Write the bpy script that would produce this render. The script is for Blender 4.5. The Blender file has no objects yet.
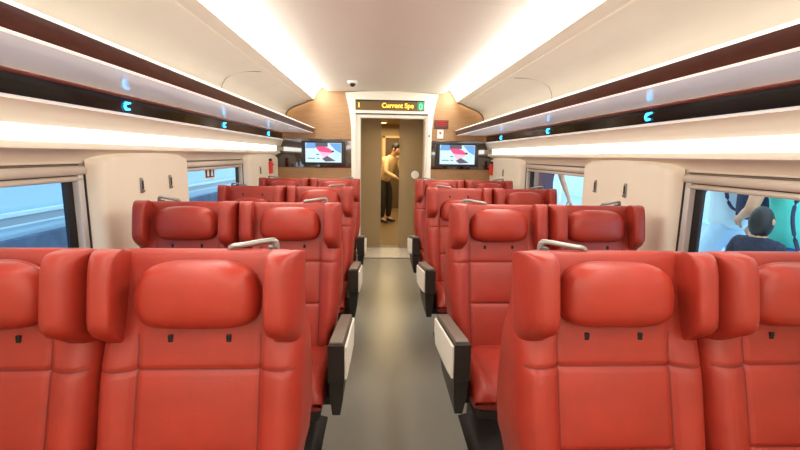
import bpy, bmesh, math, random
from mathutils import Vector, Matrix, Euler
random.seed(7)
COL = bpy.context.scene.collection
PI = math.pi

# ------------------------------------------------------------------ materials
def srgb(r, g, b):
    def f(c):
        c /= 255.0
        return c / 12.92 if c <= 0.04045 else ((c + 0.055) / 1.055) ** 2.4
    return (f(r), f(g), f(b), 1.0)

def mat(name, rgb, rough=0.5, metal=0.0, noise=0.0, nscale=40.0, bump=0.0, bscale=200.0,
        emit=0.0, emit_rgb=None, spec=0.5, coat=0.0, sheen=0.0, stretch=None):
    m = bpy.data.materials.new(name); m.use_nodes = True
    nt = m.node_tree; b = nt.nodes['Principled BSDF']
    b.inputs['Base Color'].default_value = srgb(*rgb)
    b.inputs['Roughness'].default_value = rough
    b.inputs['Metallic'].default_value = metal
    b.inputs['Specular IOR Level'].default_value = spec
    b.inputs['Coat Weight'].default_value = coat
    b.inputs['Sheen Weight'].default_value = sheen
    if emit > 0:
        b.inputs['Emission Color'].default_value = srgb(*(emit_rgb or rgb))
        b.inputs['Emission Strength'].default_value = emit
    tc = nt.nodes.new('ShaderNodeTexCoord')
    src = tc.outputs['Object']
    if stretch:
        mp = nt.nodes.new('ShaderNodeMapping'); mp.inputs['Scale'].default_value = stretch
        nt.links.new(src, mp.inputs['Vector']); src = mp.outputs['Vector']
    if noise > 0:
        n = nt.nodes.new('ShaderNodeTexNoise'); n.inputs['Scale'].default_value = nscale
        n.inputs['Detail'].default_value = 4.0
        nt.links.new(src, n.inputs['Vector'])
        r = nt.nodes.new('ShaderNodeValToRGB')
        c = srgb(*rgb)
        r.color_ramp.elements[0].position = 0.3; r.color_ramp.elements[1].position = 0.7
        r.color_ramp.elements[0].color = tuple(max(0, x * (1 - noise)) for x in c[:3]) + (1,)
        r.color_ramp.elements[1].color = tuple(min(1, x * (1 + noise)) for x in c[:3]) + (1,)
        nt.links.new(n.outputs['Fac'], r.inputs['Fac'])
        nt.links.new(r.outputs['Color'], b.inputs['Base Color'])
    if bump > 0:
        n2 = nt.nodes.new('ShaderNodeTexNoise'); n2.inputs['Scale'].default_value = bscale
        nt.links.new(src, n2.inputs['Vector'])
        bp = nt.nodes.new('ShaderNodeBump'); bp.inputs['Strength'].default_value = bump
        bp.inputs['Distance'].default_value = 0.002
        nt.links.new(n2.outputs['Fac'], bp.inputs['Height'])
        nt.links.new(bp.outputs['Normal'], b.inputs['Normal'])
    return m

def emitter(name, rgb, strength):
    m = bpy.data.materials.new(name); m.use_nodes = True
    nt = m.node_tree; nt.nodes.clear()
    e = nt.nodes.new('ShaderNodeEmission'); o = nt.nodes.new('ShaderNodeOutputMaterial')
    e.inputs['Color'].default_value = srgb(*rgb); e.inputs['Strength'].default_value = strength
    nt.links.new(e.outputs[0], o.inputs['Surface'])
    return m

def glass(name, rgb, refl=0.08, solid=0.0, solid_rgb=(128, 128, 128)):
    """thin pane: see-through, a little mirror, optional frosting"""
    m = bpy.data.materials.new(name); m.use_nodes = True
    nt = m.node_tree; nt.nodes.clear()
    o = nt.nodes.new('ShaderNodeOutputMaterial')
    t = nt.nodes.new('ShaderNodeBsdfTransparent'); t.inputs['Color'].default_value = srgb(*rgb)
    g = nt.nodes.new('ShaderNodeBsdfGlossy'); g.inputs['Roughness'].default_value = 0.03
    lw = nt.nodes.new('ShaderNodeLayerWeight'); lw.inputs['Blend'].default_value = refl
    mx = nt.nodes.new('ShaderNodeMixShader')
    nt.links.new(lw.outputs['Fresnel'], mx.inputs['Fac'])
    nt.links.new(t.outputs[0], mx.inputs[1]); nt.links.new(g.outputs[0], mx.inputs[2])
    out = mx.outputs[0]
    if solid > 0:
        d = nt.nodes.new('ShaderNodeBsdfDiffuse'); d.inputs['Color'].default_value = srgb(*solid_rgb)
        m2 = nt.nodes.new('ShaderNodeMixShader'); m2.inputs['Fac'].default_value = solid
        nt.links.new(out, m2.inputs[1]); nt.links.new(d.outputs[0], m2.inputs[2]); out = m2.outputs[0]
    nt.links.new(out, o.inputs['Surface'])
    return m

def translucent_panel(name, rgb):
    m = bpy.data.materials.new(name); m.use_nodes = True
    nt = m.node_tree; b = nt.nodes['Principled BSDF']
    b.inputs['Base Color'].default_value = srgb(*rgb)
    b.inputs['Roughness'].default_value = 0.12
    o = nt.nodes['Material Output']
    t = nt.nodes.new('ShaderNodeBsdfTranslucent'); t.inputs['Color'].default_value = srgb(226, 226, 236)
    mx = nt.nodes.new('ShaderNodeMixShader'); mx.inputs['Fac'].default_value = 0.5
    nt.links.new(b.outputs[0], mx.inputs[1]); nt.links.new(t.outputs[0], mx.inputs[2])
    nt.links.new(mx.outputs[0], o.inputs['Surface'])
    return m

M = dict(
    leather=mat('red_leather', (156, 47, 33), 0.42, noise=0.10, nscale=9, bump=0.25, bscale=420, spec=0.45),
    pillow=mat('red_pillow_leather', (162, 49, 34), 0.40, noise=0.08, nscale=9, bump=0.22, bscale=420, spec=0.45),
    seam=mat('dark_red_seam', (112, 30, 26), 0.6),
    slot=mat('black_slot', (16, 13, 13), 0.6),
    armblack=mat('armrest_black', (40, 34, 30), 0.42),
    armgrey=mat('armrest_top_grey', (112, 102, 92), 0.40),
    armwhite=mat('armrest_cream_panel', (238, 230, 214), 0.45),
    base=mat('seat_pedestal_dark', (42, 36, 33), 0.6),
    silver=mat('handle_silver', (150, 147, 143), 0.34, metal=0.5),
    handledark=mat('handle_dark', (70, 66, 64), 0.4),
    floor=mat('floor_vinyl', (134, 130, 119), 0.30, noise=0.10, nscale=2.2, bump=0.08, bscale=120, stretch=(1, 0.35, 1), spec=0.4),
    ceiling=mat('ceiling_cream', (253, 249, 240), 0.6),
    seamline=mat('ceiling_seam_pale', (246, 240, 230), 0.6),
    panel=mat('upper_panel_cream', (230, 220, 203), 0.55, noise=0.02, nscale=3),
    paneldark=mat('panel_gap', (120, 104, 84), 0.7),
    lip=mat('lip_cream', (240, 230, 212), 0.5),
    glowtrim=mat('white_trim_glow', (255, 250, 244), 0.4, emit=0.30),  # faint glow put into the trim so the rack edges look brightly lit
    fascia=mat('rack_fascia_brown', (80, 50, 42), 0.30, noise=0.18, nscale=60, spec=0.5, stretch=(1, 0.2, 1)),
    redtrim=mat('rack_red_trim', (150, 74, 66), 0.35),
    darkband=mat('rack_dark_band', (26, 6, 6), 0.12, spec=0.25),
    soffit=translucent_panel('rack_soffit', (242, 242, 248)),
    wall=mat('wall_cream', (238, 226, 206), 0.55, noise=0.02, nscale=2),
    wood=mat('bulkhead_wood', (168, 128, 88), 0.45, noise=0.10, nscale=6, stretch=(1, 1, 9)),
    bandgloss=mat('television_band_dark', (40, 26, 20), 0.05, spec=1.0, coat=1.0),
    frame=mat('door_frame_white', (240, 234, 222), 0.4),
    jamb=mat('door_jamb_grey', (196, 188, 174), 0.4),
    steel=mat('brushed_steel', (176, 170, 158), 0.35, metal=0.7, noise=0.06, nscale=80),
    grate=mat('threshold_metal', (222, 214, 198), 0.4, metal=0.0, noise=0.25, nscale=70),
    signbrown=mat('sign_brown', (104, 78, 34), 0.3),
    amber=emitter('amber_led', (255, 196, 70), 2.2),
    green=mat('green_indicator', (30, 150, 96), 0.4, emit=0.35),
    greenlight=emitter('green_indicator_light', (150, 255, 200), 1.4),
    bezel=mat('television_bezel', (22, 18, 18), 0.3),
    screen=emitter('television_screen', (206, 228, 240), 0.95),
    scrpink=emitter('screen_pink', (235, 92, 136), 0.9),
    scrblue=emitter('screen_blue', (118, 170, 226), 0.9),
    scrpale=emitter('screen_pale_pink', (246, 190, 214), 0.95),
    scrgrey=emitter('screen_grey', (112, 104, 116), 0.8),
    scrdark=emitter('screen_dark', (38, 52, 88), 0.7),
    scrteal=emitter('screen_teal', (60, 140, 150), 0.8),
    scrmint=emitter('screen_mint', (188, 240, 232), 1.0),
    blueled=emitter('blue_led', (52, 180, 255), 5.0),
    redplastic=mat('red_plastic', (226, 58, 44), 0.4),
    redtext=emitter('red_sign_text', (226, 56, 48), 0.9),
    signdark=mat('dark_sign', (66, 36, 28), 0.35),
    white=mat('white_plastic', (245, 243, 238), 0.4),
    black=mat('black_plastic', (18, 18, 20), 0.4),
    gasket=mat('window_gasket', (14, 14, 18), 0.5),
    winframe=mat('window_frame_grey', (206, 200, 196), 0.4),
    blind=mat('roller_blind', (214, 200, 184), 0.5),
    blinddark=mat('blind_shadow_gap', (120, 98, 84), 0.6),
    winglass=glass('window_glass', (226, 240, 248), 0.06),
    doorglass=glass('door_glass_clear', (224, 214, 190), 0.06),
    frost=glass('door_glass_frosted', (206, 190, 156), 0.05, 0.55, (190, 172, 138)),
    cove=emitter('cove_light', (252, 248, 236), 12.0),
    strip=emitter('side_light', (252, 250, 240), 5.8),
    vestwall=mat('vestibule_wall', (158, 136, 104), 0.5, noise=0.06, nscale=5),
    vestdark=mat('vestibule_dark', (86, 66, 46), 0.5),
    vestfloor=mat('vestibule_floor', (112, 92, 66), 0.4, noise=0.08, nscale=8),
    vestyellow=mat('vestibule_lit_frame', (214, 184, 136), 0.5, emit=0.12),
    downlight=emitter('downlight', (255, 244, 220), 7.0),
    skin=mat('skin', (196, 148, 116), 0.55, noise=0.04, nscale=20),
    hair=mat('black_hair', (22, 18, 18), 0.5, bump=0.4, bscale=300),
    tan=mat('tan_jacket', (204, 182, 146), 0.8, noise=0.10, nscale=14, bump=0.4, bscale=60),
    darktrouser=mat('dark_trousers', (34, 26, 26), 0.85, noise=0.12, nscale=16),
    shoe=mat('dark_shoe', (40, 34, 36), 0.5),
    paleshirt=mat('pale_blue_shirt', (196, 224, 240), 0.8, noise=0.05, nscale=10, bump=0.4, bscale=40),
    palejean=mat('pale_blue_trousers', (168, 204, 232), 0.8, noise=0.06, nscale=14, bump=0.3, bscale=50),
    navy=mat('navy_fabric', (34, 42, 72), 0.8, noise=0.2, nscale=18, bump=0.4, bscale=60),
    navyshirt=mat('navy_shirt', (52, 48, 78), 0.8, noise=0.1, nscale=14, bump=0.3, bscale=50),
    childdark=mat('dark_patterned_coat', (30, 34, 56), 0.8, noise=0.5, nscale=45),
    teal=mat('teal_shirt', (84, 204, 192), 0.8, noise=0.05, nscale=12, bump=0.4, bscale=40),
    jeans=mat('blue_jeans', (44, 92, 160), 0.8, noise=0.12, nscale=20),
    eye=mat('eye_dark', (24, 18, 16), 0.2),
    lips=mat('lips', (150, 90, 80), 0.5),
    platform=mat('platform_floor', (176, 190, 202), 0.6, noise=0.05, nscale=3),
    platwall=mat('platform_wall_blue', (178, 206, 228), 0.6, noise=0.03, nscale=2),
    platpale=mat('platform_pale', (226, 240, 246), 0.6),
    platmint=mat('platform_mint', (170, 226, 226), 0.6),
    outblue=mat('outer_wall_blue', (166, 208, 236), 0.55, noise=0.03, nscale=1.5, stretch=(1, .2, 1)),
    outpale=mat('outer_wall_pale', (186, 220, 240), 0.55),
    outgrey=mat('outer_wall_grey', (142, 168, 186), 0.55),
    outdark=mat('track_side_dark', (70, 92, 122), 0.8, noise=0.25, nscale=5),
)

# ------------------------------------------------------------------ mesh helpers
def link(name, me, m=None, parent=None, mats=None):
    o = bpy.data.objects.new(name, me); COL.objects.link(o)
    for x in (mats or ([m] if m else [])):
        me.materials.append(x)
    if parent: o.parent = parent
    return o

def from_bm(name, bm, m=None, parent=None, smooth=True, mats=None, angle=None):
    bmesh.ops.recalc_face_normals(bm, faces=bm.faces)
    if smooth:
        for f in bm.faces: f.smooth = True
        if angle is not None:
            for e in bm.edges:
                if len(e.link_faces) == 2 and e.calc_face_angle(0) > math.radians(angle):
                    e.smooth = False
    me = bpy.data.meshes.new(name); bm.to_mesh(me); bm.free()
    return link(name, me, m, parent, mats)

def bx(bm, x0, x1, y0, y1, z0, z1, bevel=0.0, seg=2, mi=0, xf=None):
    vs = [bm.verts.new((x, y, z)) for x in (x0, x1) for y in (y0, y1) for z in (z0, z1)]
    idx = [(0, 1, 3, 2), (4, 6, 7, 5), (0, 4, 5, 1), (2, 3, 7, 6), (0, 2, 6, 4), (1, 5, 7, 3)]
    fs = [bm.faces.new([vs[i] for i in q]) for q in idx]
    for f in fs: f.material_index = mi
    if xf:
        for v in vs: v.co = xf @ v.co
    if bevel > 0:
        es = list({e for f in fs for e in f.edges})
        r = bmesh.ops.bevel(bm, geom=es, offset=bevel, segments=seg, affect='EDGES', profile=0.5)
        for f in r['faces']: f.material_index = mi

def loft(bm, loops, closed=True, cap=True, mi=0, mifn=None):
    rows = [[bm.verts.new(p) for p in lp] for lp in loops]
    n = len(rows[0])
    for a in range(len(rows) - 1):
        for i in range(n if closed else n - 1):
            j = (i + 1) % n
            f = bm.faces.new((rows[a][i], rows[a][j], rows[a + 1][j], rows[a + 1][i]))
            f.material_index = mifn(a, i) if mifn else mi
    if cap:
        f = bm.faces.new(rows[0]); f.material_index = mi
        f = bm.faces.new(list(reversed(rows[-1]))); f.material_index = mi
    return rows

def extrude_profile(bm, prof, ys, s=1, mi=0, mifn=None):
    """open profile of (x, z), swept along Y"""
    loft(bm, [[(s * x, y, z) for x, z in prof] for y in ys], closed=False, cap=False, mi=mi, mifn=mifn)

def tube(bm, pts, r, n=10, mi=0, flat=1.0):
    loops = []
    P = [Vector(p) for p in pts]
    for i, p in enumerate(P):
        d = (P[min(i + 1, len(P) - 1)] - P[max(i - 1, 0)]).normalized()
        u = Vector((0, 0, 1)) if abs(d.z) < 0.9 else Vector((0, 1, 0))
        a = d.cross(u).normalized(); b = a.cross(d).normalized()
        rr = r[i] if isinstance(r, (list, tuple)) else r
        loops.append([tuple(p + a * (rr * math.cos(2 * PI * k / n)) + b * (rr * flat * math.sin(2 * PI * k / n))) for k in range(n)])
    loft(bm, loops, mi=mi)

def smooth_path(pts, it=2):
    P = [Vector(p) for p in pts]
    for _ in range(it):
        Q = [P[0]]
        for a, b in zip(P[:-1], P[1:]):
            Q += [a * 0.75 + b * 0.25, a * 0.25 + b * 0.75]
        Q.append(P[-1]); P = Q
    return P

def disc(bm, c, r, axis='y', n=24, depth=0.01, mi=0):
    loops = []
    for d, k in ((0, 1.0), (depth * 0.8, 1.0), (depth, 0.85)):
        lp = []
        for i in range(n):
            a = 2 * PI * i / n; u, v = r * k * math.cos(a), r * k * math.sin(a)
            if axis == 'y': lp.append((c[0] + u, c[1] - d, c[2] + v))
            elif axis == 'z': lp.append((c[0] + u, c[1] + v, c[2] - d))
            else: lp.append((c[0] - d, c[1] + u, c[2] + v))
        loops.append(lp)
    loft(bm, loops, mi=mi)

def poly(bm, pts, mi=0):
    f = bm.faces.new([bm.verts.new(p) for p in pts]); f.material_index = mi

def tag(o, label=None, cat=None, group=None, kind=None):
    if label: o['label'] = label
    if cat: o['category'] = cat
    if group: o['group'] = group
    if kind: o['kind'] = kind
    return o

def empty(name, loc=(0, 0, 0)):
    o = bpy.data.objects.new(name, None); COL.objects.link(o); o.location = loc
    o.empty_display_size = 0.1
    return o

def struct(o):
    o['kind'] = 'structure'; return o

def copy_tree(o, parent=None):
    c = o.copy(); COL.objects.link(c)
    if parent: c.parent = parent
    for ch in list(o.children): copy_tree(ch, c)
    return c

def text_mesh(name, body, size, m, parent, loc, rot=(PI / 2, 0, 0), align='LEFT', bold=0.0, sx=1.0):
    cu = bpy.data.curves.new(name, 'FONT'); cu.body = body; cu.size = size
    cu.align_x = align; cu.offset = bold; cu.extrude = 0.001
    t = bpy.data.objects.new('tmp_text', cu); COL.objects.link(t)
    bpy.context.view_layer.update()
    me = bpy.data.meshes.new_from_object(t.evaluated_get(bpy.context.evaluated_depsgraph_get()))
    bpy.data.objects.remove(t)
    me.name = name
    R = Matrix.Translation(loc) @ Euler(rot).to_matrix().to_4x4() @ Matrix.Diagonal((sx, 1, 1, 1))
    me.transform(R)
    me.materials.clear()
    return link(name, me, m, parent)

# ------------------------------------------------------------------ the setting
Y0, YB = -1.8, 6.10            # rear end of the shell, bulkhead face
YS = [Y0 + (YB - Y0) * i / 24 for i in range(25)]
DX = 0.085                     # the doorway stands a little right of the aisle's middle

bm = bmesh.new()
bx(bm, -1.62, 1.62, Y0, 6.72, -0.04, 0.0)
struct(from_bm('floor', bm, M['floor'], smooth=False))

# ceiling: flat middle with edges that curl up into the light coves
CP = [(-0.97, 2.37), (-0.93, 2.375), (-0.88, 2.365), (-0.83, 2.335), (-0.80, 2.31), (-0.74, 2.302), (-0.4, 2.316), (0, 2.322),
      (0.4, 2.316), (0.74, 2.302), (0.80, 2.31), (0.83, 2.335), (0.88, 2.365), (0.93, 2.375), (0.97, 2.37)]
bm = bmesh.new()
extrude_profile(bm, CP, YS)
ceil = struct(from_bm('ceiling', bm, M['ceiling'], angle=60))
bm = bmesh.new()
for y in (0.55, 1.5, 2.56, 3.65, 4.85):
    lp = [(x, z - 0.0015) for x, z in CP[4:11]]
    loft(bm, [[(x, y - 0.005, z) for x, z in lp], [(x, y + 0.005, z) for x, z in lp]], closed=False, cap=False)
from_bm('panel_joint', bm, M['seamline'], ceil)

def side(s, word):
    # lower wall with openings, header, lamp ledge and upper panel all follow one side of the car
    yp = [(-1.8, 0.90), (2.235, 3.27), (4.75, YB)]        # pillars
    wins = [(yp[0][1], yp[1][0]), (yp[1][1], yp[2][0])]                # windows between them
    bm = bmesh.new()
    sill, head = 0.80, 1.392
    # below the sill
    extrude_profile(bm, [(1.50, 0), (1.50, 0.74), (1.51, 0.785), (1.535, sill), (1.60, sill)], YS, s)
    # header: underside lip of the lamp ledge out to the window head
    extrude_profile(bm, [(1.605, head), (1.56, head + 0.004), (1.555, 1.41), (1.475, 1.458), (1.455, 1.461), (1.447, 1.466), (1.447, 1.472), (1.451, 1.490), (1.453, 1.495)], YS, s)
    # ledge above the lamp up to the rack band
    extrude_profile(bm, [(1.450, 1.556), (1.440, 1.560), (1.402, 1.642)], YS, s)
    for a, b in yp:                                                     # outer skin behind the pillars
        bx(bm, s * 1.56, s * 1.60, a, b, sill - 0.02, head + 0.02)
    bx(bm, s * 1.60, s * 1.62, Y0, YB, 1.385, 2.5); bx(bm, s * 1.60, s * 1.62, Y0, YB, 0, sill)
    struct(from_bm('wall_' + word, bm, M['wall'], angle=50))
    # pillar panels: swelling inward with an arched shoulder
    for k, (a, b) in enumerate(yp):
        bm = bmesh.new(); ny, nz = 72, 44
        loops = []
        for i in range(nz + 1):
            z = 0.02 + (1.455 - 0.02) * (i / nz)
            if i > 12: z = 0.75 + (1.455 - 0.75) * ((i - 12) / (nz - 12))
            lp = []
            for j in range(ny + 1):
                u = -1 + 2 * j / ny; u = math.sin(u * PI / 2) * 0.55 + u * 0.45; y = (a + b) / 2 + (b - a) / 2 * u
                arch = 1.375 + 0.072 * math.sqrt(max(0, 1 - min(1, abs(u)) ** 2.0))
                e = z - arch
                x = 1.478
                if e > 0: x += 0.07 * min(1, e / 0.035) ** 1.3
                edge = max(0, ((b - a) / 2 * abs(u) - ((b - a) / 2 - 0.05)) / 0.05)
                x += 0.07 * (1 - math.sqrt(max(0, 1 - edge * edge)))
                lp.append((s * min(x, 1.548), y, z))
            loops.append(lp)
        loft(bm, loops, closed=False, cap=False)
        for q in (0, -1):
            pass
        struct(from_bm('trim_%s' % ('1', '2', '3')[k] if s < 0 else 'trim_%s' % ('4', '5', '6')[k], bm, M['wall'], angle=40))
    # windows
    for k, (a, b) in enumerate(wins):
        n = (1 if s < 0 else 3) + k
        root = struct(empty('window_%d' % n, (s * 1.56, (a + b) / 2, sill)))
        def W(name, bm, m, **kw):
            o = from_bm(name, bm, m, root, **kw)
            o.matrix_parent_inverse = Matrix.Translation((-s * 1.56, -(a + b) / 2, -sill)); return o
        bm = bmesh.new()
        poly(bm, [(s * 1.598, a, sill), (s * 1.598, b, sill), (s * 1.598, b, head), (s * 1.598, a, head)])
        W('pane', bm, M['winglass'], smooth=False)
        bm = bmesh.new()                                             # black rubber frame line
        x0, x1 = sorted((s * 1.585, s * 1.600))
        bx(bm, x0, x1, a + 0.045, a + 0.10, sill, head); bx(bm, x0, x1, b - 0.10, b - 0.045, sill, head)
        bx(bm, x0, x1, a, b, sill, sill + 0.03)
        W('gasket', bm, M['gasket'], smooth=False)
        bm = bmesh.new()                                             # pale upright guide beside each pillar
        x0, x1 = sorted((s * 1.554, s * 1.600))
        bx(bm, x0, x1, a, a + 0.045, sill, head - 0.02, 0.004); bx(bm, x0, x1, b - 0.045, b, sill, head - 0.02, 0.004)
        W('frame', bm, M['winframe'], smooth=False)
        bm = bmesh.new()
        x0, x1 = sorted((s * 1.548, s * 1.556))
        bx(bm, x0, x1, a - .004, a + 0.008, sill, head - 0.02); bx(bm, x0, x1, b - 0.008, b + .004, sill, head - 0.02)
        W('frame_groove', bm, M['gasket'], smooth=False)
        bm = bmesh.new()                                             # roller blind cassette and its rolled edge
        cyl = []
        for y in (a + 0.005, b - 0.005):
            lp = []
            for q in range(14):
                an = 2 * PI * q / 14
                lp.append((s * (1.556 - 0.020 * math.cos(an)), y, 1.362 + 0.022 * math.sin(an)))
            cyl.append(lp)
        loft(bm, cyl)
        cyl = []
        for y in (a + 0.02, b - 0.02):
            lp = []
            for q in range(14):
                an = 2 * PI * q / 14
                lp.append((s * (1.566 - 0.014 * math.cos(an)), y, 1.322 + 0.013 * math.sin(an)))
            cyl.append(lp)
        loft(bm, cyl)
        W('roller_blind', bm, M['blind'])
        bm = bmesh.new()
        x0, x1 = sorted((s * 1.572, s * 1.598)); bx(bm, x0, x1, a + 0.01, b - 0.01, 1.312, 1.392)
        W('blind_backing', bm, M['blinddark'], smooth=False)
    # side lamp strip
    bm = bmesh.new()
    extrude_profile(bm, [(1.452, 1.495), (1.450, 1.53), (1.449, 1.556)], [Y0, 5.86], s)
    tag(from_bm('light_strip', bm, M['strip']), 'long glowing white light strip along the %s wall above the windows' % word, 'light strip', 'light strips along the side walls')
    # cove lamp in the ceiling edge
    bm = bmesh.new()
    extrude_profile(bm, [(0.868, 2.352), (0.92, 2.29), (0.975, 2.203)], [Y0, 6.04], s)
    tag(from_bm('cove_light', bm, M['cove']), 'bright glowing ceiling cove light along the %s edge of the ceiling' % word, 'ceiling light', 'ceiling cove lights')
    # upper panel
    bm = bmesh.new()
    prof = [(0.978, 2.212), (0.968, 2.200), (0.966, 2.186), (0.975, 2.180), (1.05, 2.168), (1.056, 2.158), (1.13, 2.126), (1.21, 2.098),
            (1.27, 2.07), (1.315, 2.035), (1.342, 1.99), (1.352, 1.93), (1.352, 1.86), (1.37, 1.80)]
    extrude_profile(bm, prof, [y for y in YS[:-1]] + [6.0], s)
    struct(from_bm('trim_%d' % (7 if s < 0 else 8), bm, M['panel'], angle=35))
    up = bpy.data.objects['trim_%d' % (7 if s < 0 else 8)]
    bm = bmesh.new(); extrude_profile(bm, [(0.972, 2.1805), (0.976, 2.1785), (1.05, 2.1665)], [Y0, 5.995], s)
    from_bm('edge_band', bm, M['lip'], up)
    bm = bmesh.new()                                                   # dark edge of the panel's far end
    p2 = [(x, z - 0.002) for x, z in prof[3:]]
    pin = []
    for i, (x, z) in enumerate(p2):
        a = p2[max(i - 1, 0)]; b = p2[min(i + 1, len(p2) - 1)]
        t = Vector((b[0] - a[0], b[1] - a[1])).normalized(); pin.append((x + t.y * 0.016, z - t.x * 0.016))
    loft(bm, [[(s * x, 5.99, z) for x, z in p2], [(s * x, 6.012, z) for x, z in p2], [(s * x, 6.012, z) for x, z in pin]], closed=False, cap=False)
    from_bm('end_edge', bm, M['paneldark'], up)
    bm = bmesh.new()                                                   # hatch joint: rises, rounds off, runs along under the lip
    def surf(z):
        for (xa, za), (xb, zb) in zip(prof[4:], prof[5:]):
            if zb <= z <= za:
                t = (za - z) / (za - zb); return xa + (xb - xa) * t
        return 1.35
    path = smooth_path([(0, 3.64, 1.84), (0, 3.63, 1.98), (0, 3.62, 2.06), (0, 3.68, 2.11), (0, 3.86, 2.14)], 3)
    loops = []
    for p in path:
        loops.append([(s * (surf(p.z + d) - 0.002), p.y + e, p.z + d - 0.002) for d, e in ((0, -0.004), (0.006, 0.004))])
    loft(bm, loops, closed=False, cap=False)
    from_bm('hatch_joint', bm, M['paneldark'], up)
    # luggage rack
    root = tag(empty('luggage_rack', (s * 1.2, 2, 1.75)), 'long overhead luggage rack with brown edge and pale underside above the %s windows' % word, 'luggage rack', 'overhead luggage racks')
    inv = Matrix.Translation((-s * 1.2, -2, -1.75))
    YE = 6.03
    def R(name, prof, m, ys=(Y0, YE), **kw):
        bm = bmesh.new(); extrude_profile(bm, prof, ys, s, **kw)
        o = from_bm(name, bm, m, root, angle=30); o.matrix_parent_inverse = inv; return o
    R('edge_trim', [(0.998, 1.812), (0.965, 1.812), (0.960, 1.807), (0.960, 1.799)], M['glowtrim'])
    R('fascia', [(0.960, 1.799), (0.968, 1.772), (0.984, 1.748)], M['fascia'])
    R('lower_trim', [(0.984, 1.748), (0.988, 1.743), (0.996, 1.742)], M['glowtrim'])
    R('shelf', [(1.40, 1.79), (0.998, 1.812)], M['soffit'])
    R('soffit_panel', [(0.996, 1.742), (1.2, 1.743), (1.394, 1.746)], M['soffit'])
    R('red_trim', [(1.394, 1.746), (1.388, 1.740), (1.390, 1.733), (1.398, 1.731)], M['redtrim'])
    R('dark_band', [(1.398, 1.731), (1.402, 1.655)], M['darkband'])
    R('band_edge', [(1.402, 1.655), (1.394, 1.651), (1.396, 1.643), (1.404, 1.642)], M['glowtrim'])
    for y in (3.74, 5.25):                                             # divider strips across the soffit
        bm = bmesh.new()
        loft(bm, [[(s * 0.99, y, 1.7405), (s * 1.22, y + 0.12, 1.741), (s * 1.394, y + 0.25, 1.744)],
                  [(s * 0.99, y + 0.025, 1.7405), (s * 1.22, y + 0.145, 1.741), (s * 1.394, y + 0.275, 1.744)]], closed=False, cap=False)
        o = from_bm('divider', bm, M['redtrim'], root); o.matrix_parent_inverse = inv
    bm = bmesh.new()
    loft(bm, [[(s * x, YE, z) for x, z in ((0.96, 1.812), (0.96, 1.799), (0.986, 1.744), (1.394, 1.744), (1.40, 1.79))],
              [(s * x, YE + 0.02, z) for x, z in ((0.96, 1.812), (0.96, 1.799), (0.986, 1.744), (1.394, 1.744), (1.40, 1.79))]])
    o = from_bm('end_cap', bm, M['fascia'], root, smooth=False); o.matrix_parent_inverse = inv
    for y in (2.37, 3.80, 5.28):
        bm = bmesh.new()                                               # little glowing seat mark, a thick C with two arms
        c = Vector((0, y, 1.690)); pts = []
        for k in range(9):
            an = math.radians(60 + 230 * k / 8)
            pts.append((s * 1.394, c.y - s * 0.016 * math.cos(an), c.z + 0.016 * math.sin(an)))
        tube(bm, pts, 0.007, 6)
        tube(bm, [(s * 1.394, y - s * 0.004, 1.706), (s * 1.394, y - s * 0.034, 1.709)], 0.005, 6)
        tube(bm, [(s * 1.394, y - s * 0.004, 1.674), (s * 1.394, y - s * 0.022, 1.676)], 0.006, 6)
        o = from_bm('seat_mark', bm, M['blueled'], root); o.matrix_parent_inverse = inv
        o['label'] = 'glowing blue seat mark on the dark band'
    # triangle of the ledge that runs on past the lamp to the bulkhead
side(-1, 'left'); side(1, 'right')

# rear wall behind the camera, closing the shell
bm = bmesh.new()
bx(bm, -1.62, 1.62, Y0 - 0.04, Y0, 0, 2.5)
struct(from_bm('wall_back', bm, M['wall'], smooth=False))
# roof skin above the coves
bm = bmesh.new()
for s in (-1, 1):
    x0, x1 = sorted((s * 0.95, s * 1.62)); bx(bm, x0, x1, Y0, YB, 2.378, 2.40)
bx(bm, -1.62, 1.62, Y0, YB, 2.40, 2.46)
struct(from_bm('trim_9', bm, M['panel'], smooth=False))

# ------------------------------------------------------------------ bulkhead
DL, DR = DX - 0.56, DX + 0.56       # clear hole in the bulkhead
bm = bmesh.new()
bx(bm, -1.62, DL + 0.02, YB, YB + 0.06, 0, 2.40); bx(bm, DR - 0.02, 1.62, YB, YB + 0.06, 0, 2.40)
bx(bm, DL, DR, YB, YB + 0.06, 2.28, 2.40)
wf = struct(from_bm('wall_front', bm, M['wood'], smooth=False))
for nm, x0, x1 in (('trim_10', -1.60, DX - 0.555), ('trim_11', DX + 0.555, 1.60)):
    bm = bmesh.new(); bx(bm, x0, x1, YB - 0.012, YB + 0.001, 1.275, 1.668, 0.003)
    struct(from_bm(nm, bm, M['bandgloss'], smooth=False))
bm = bmesh.new()                      # small skirting below the wood
bx(bm, -1.5, DL, YB - 0.015, YB, 0, 0.1); bx(bm, DR, 1.5, YB - 0.015, YB, 0, 0.1)
struct(from_bm('baseboard_front', bm, M['steel'], smooth=False))

door = struct(empty('door_1', (DX, YB, 0)))
dinv = Matrix.Translation((-DX, -YB, 0))
def D(name, bm, m, **kw):
    o = from_bm(name, bm, m, door, **kw); o.matrix_parent_inverse = dinv; return o
# flared white surround: outline (outer) against opening (inner), one face set with depth
def outer_x(z):
    if z < 1.75: return 0.555
    t = (z - 1.75) / (2.285 - 1.75); return 0.555 + 0.078 * t ** 1.8
bm = bmesh.new()
zs = [0, 0.6, 1.2, 1.6] + [1.75 + (2.285 - 1.75) * i / 12 for i in range(13)]
yf = YB - 0.05
for s in (-1, 1):
    loft(bm, [[(DX + s * 0.498, YB + 0.02, z), (DX + s * 0.498, yf, z), (DX + s * (outer_x(z) - 0.012), yf - 0.004, z), (DX + s * outer_x(z), yf + 0.006, z), (DX + s * outer_x(z), YB + 0.02, z)]
              for z in zs], closed=False, cap=False)
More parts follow.
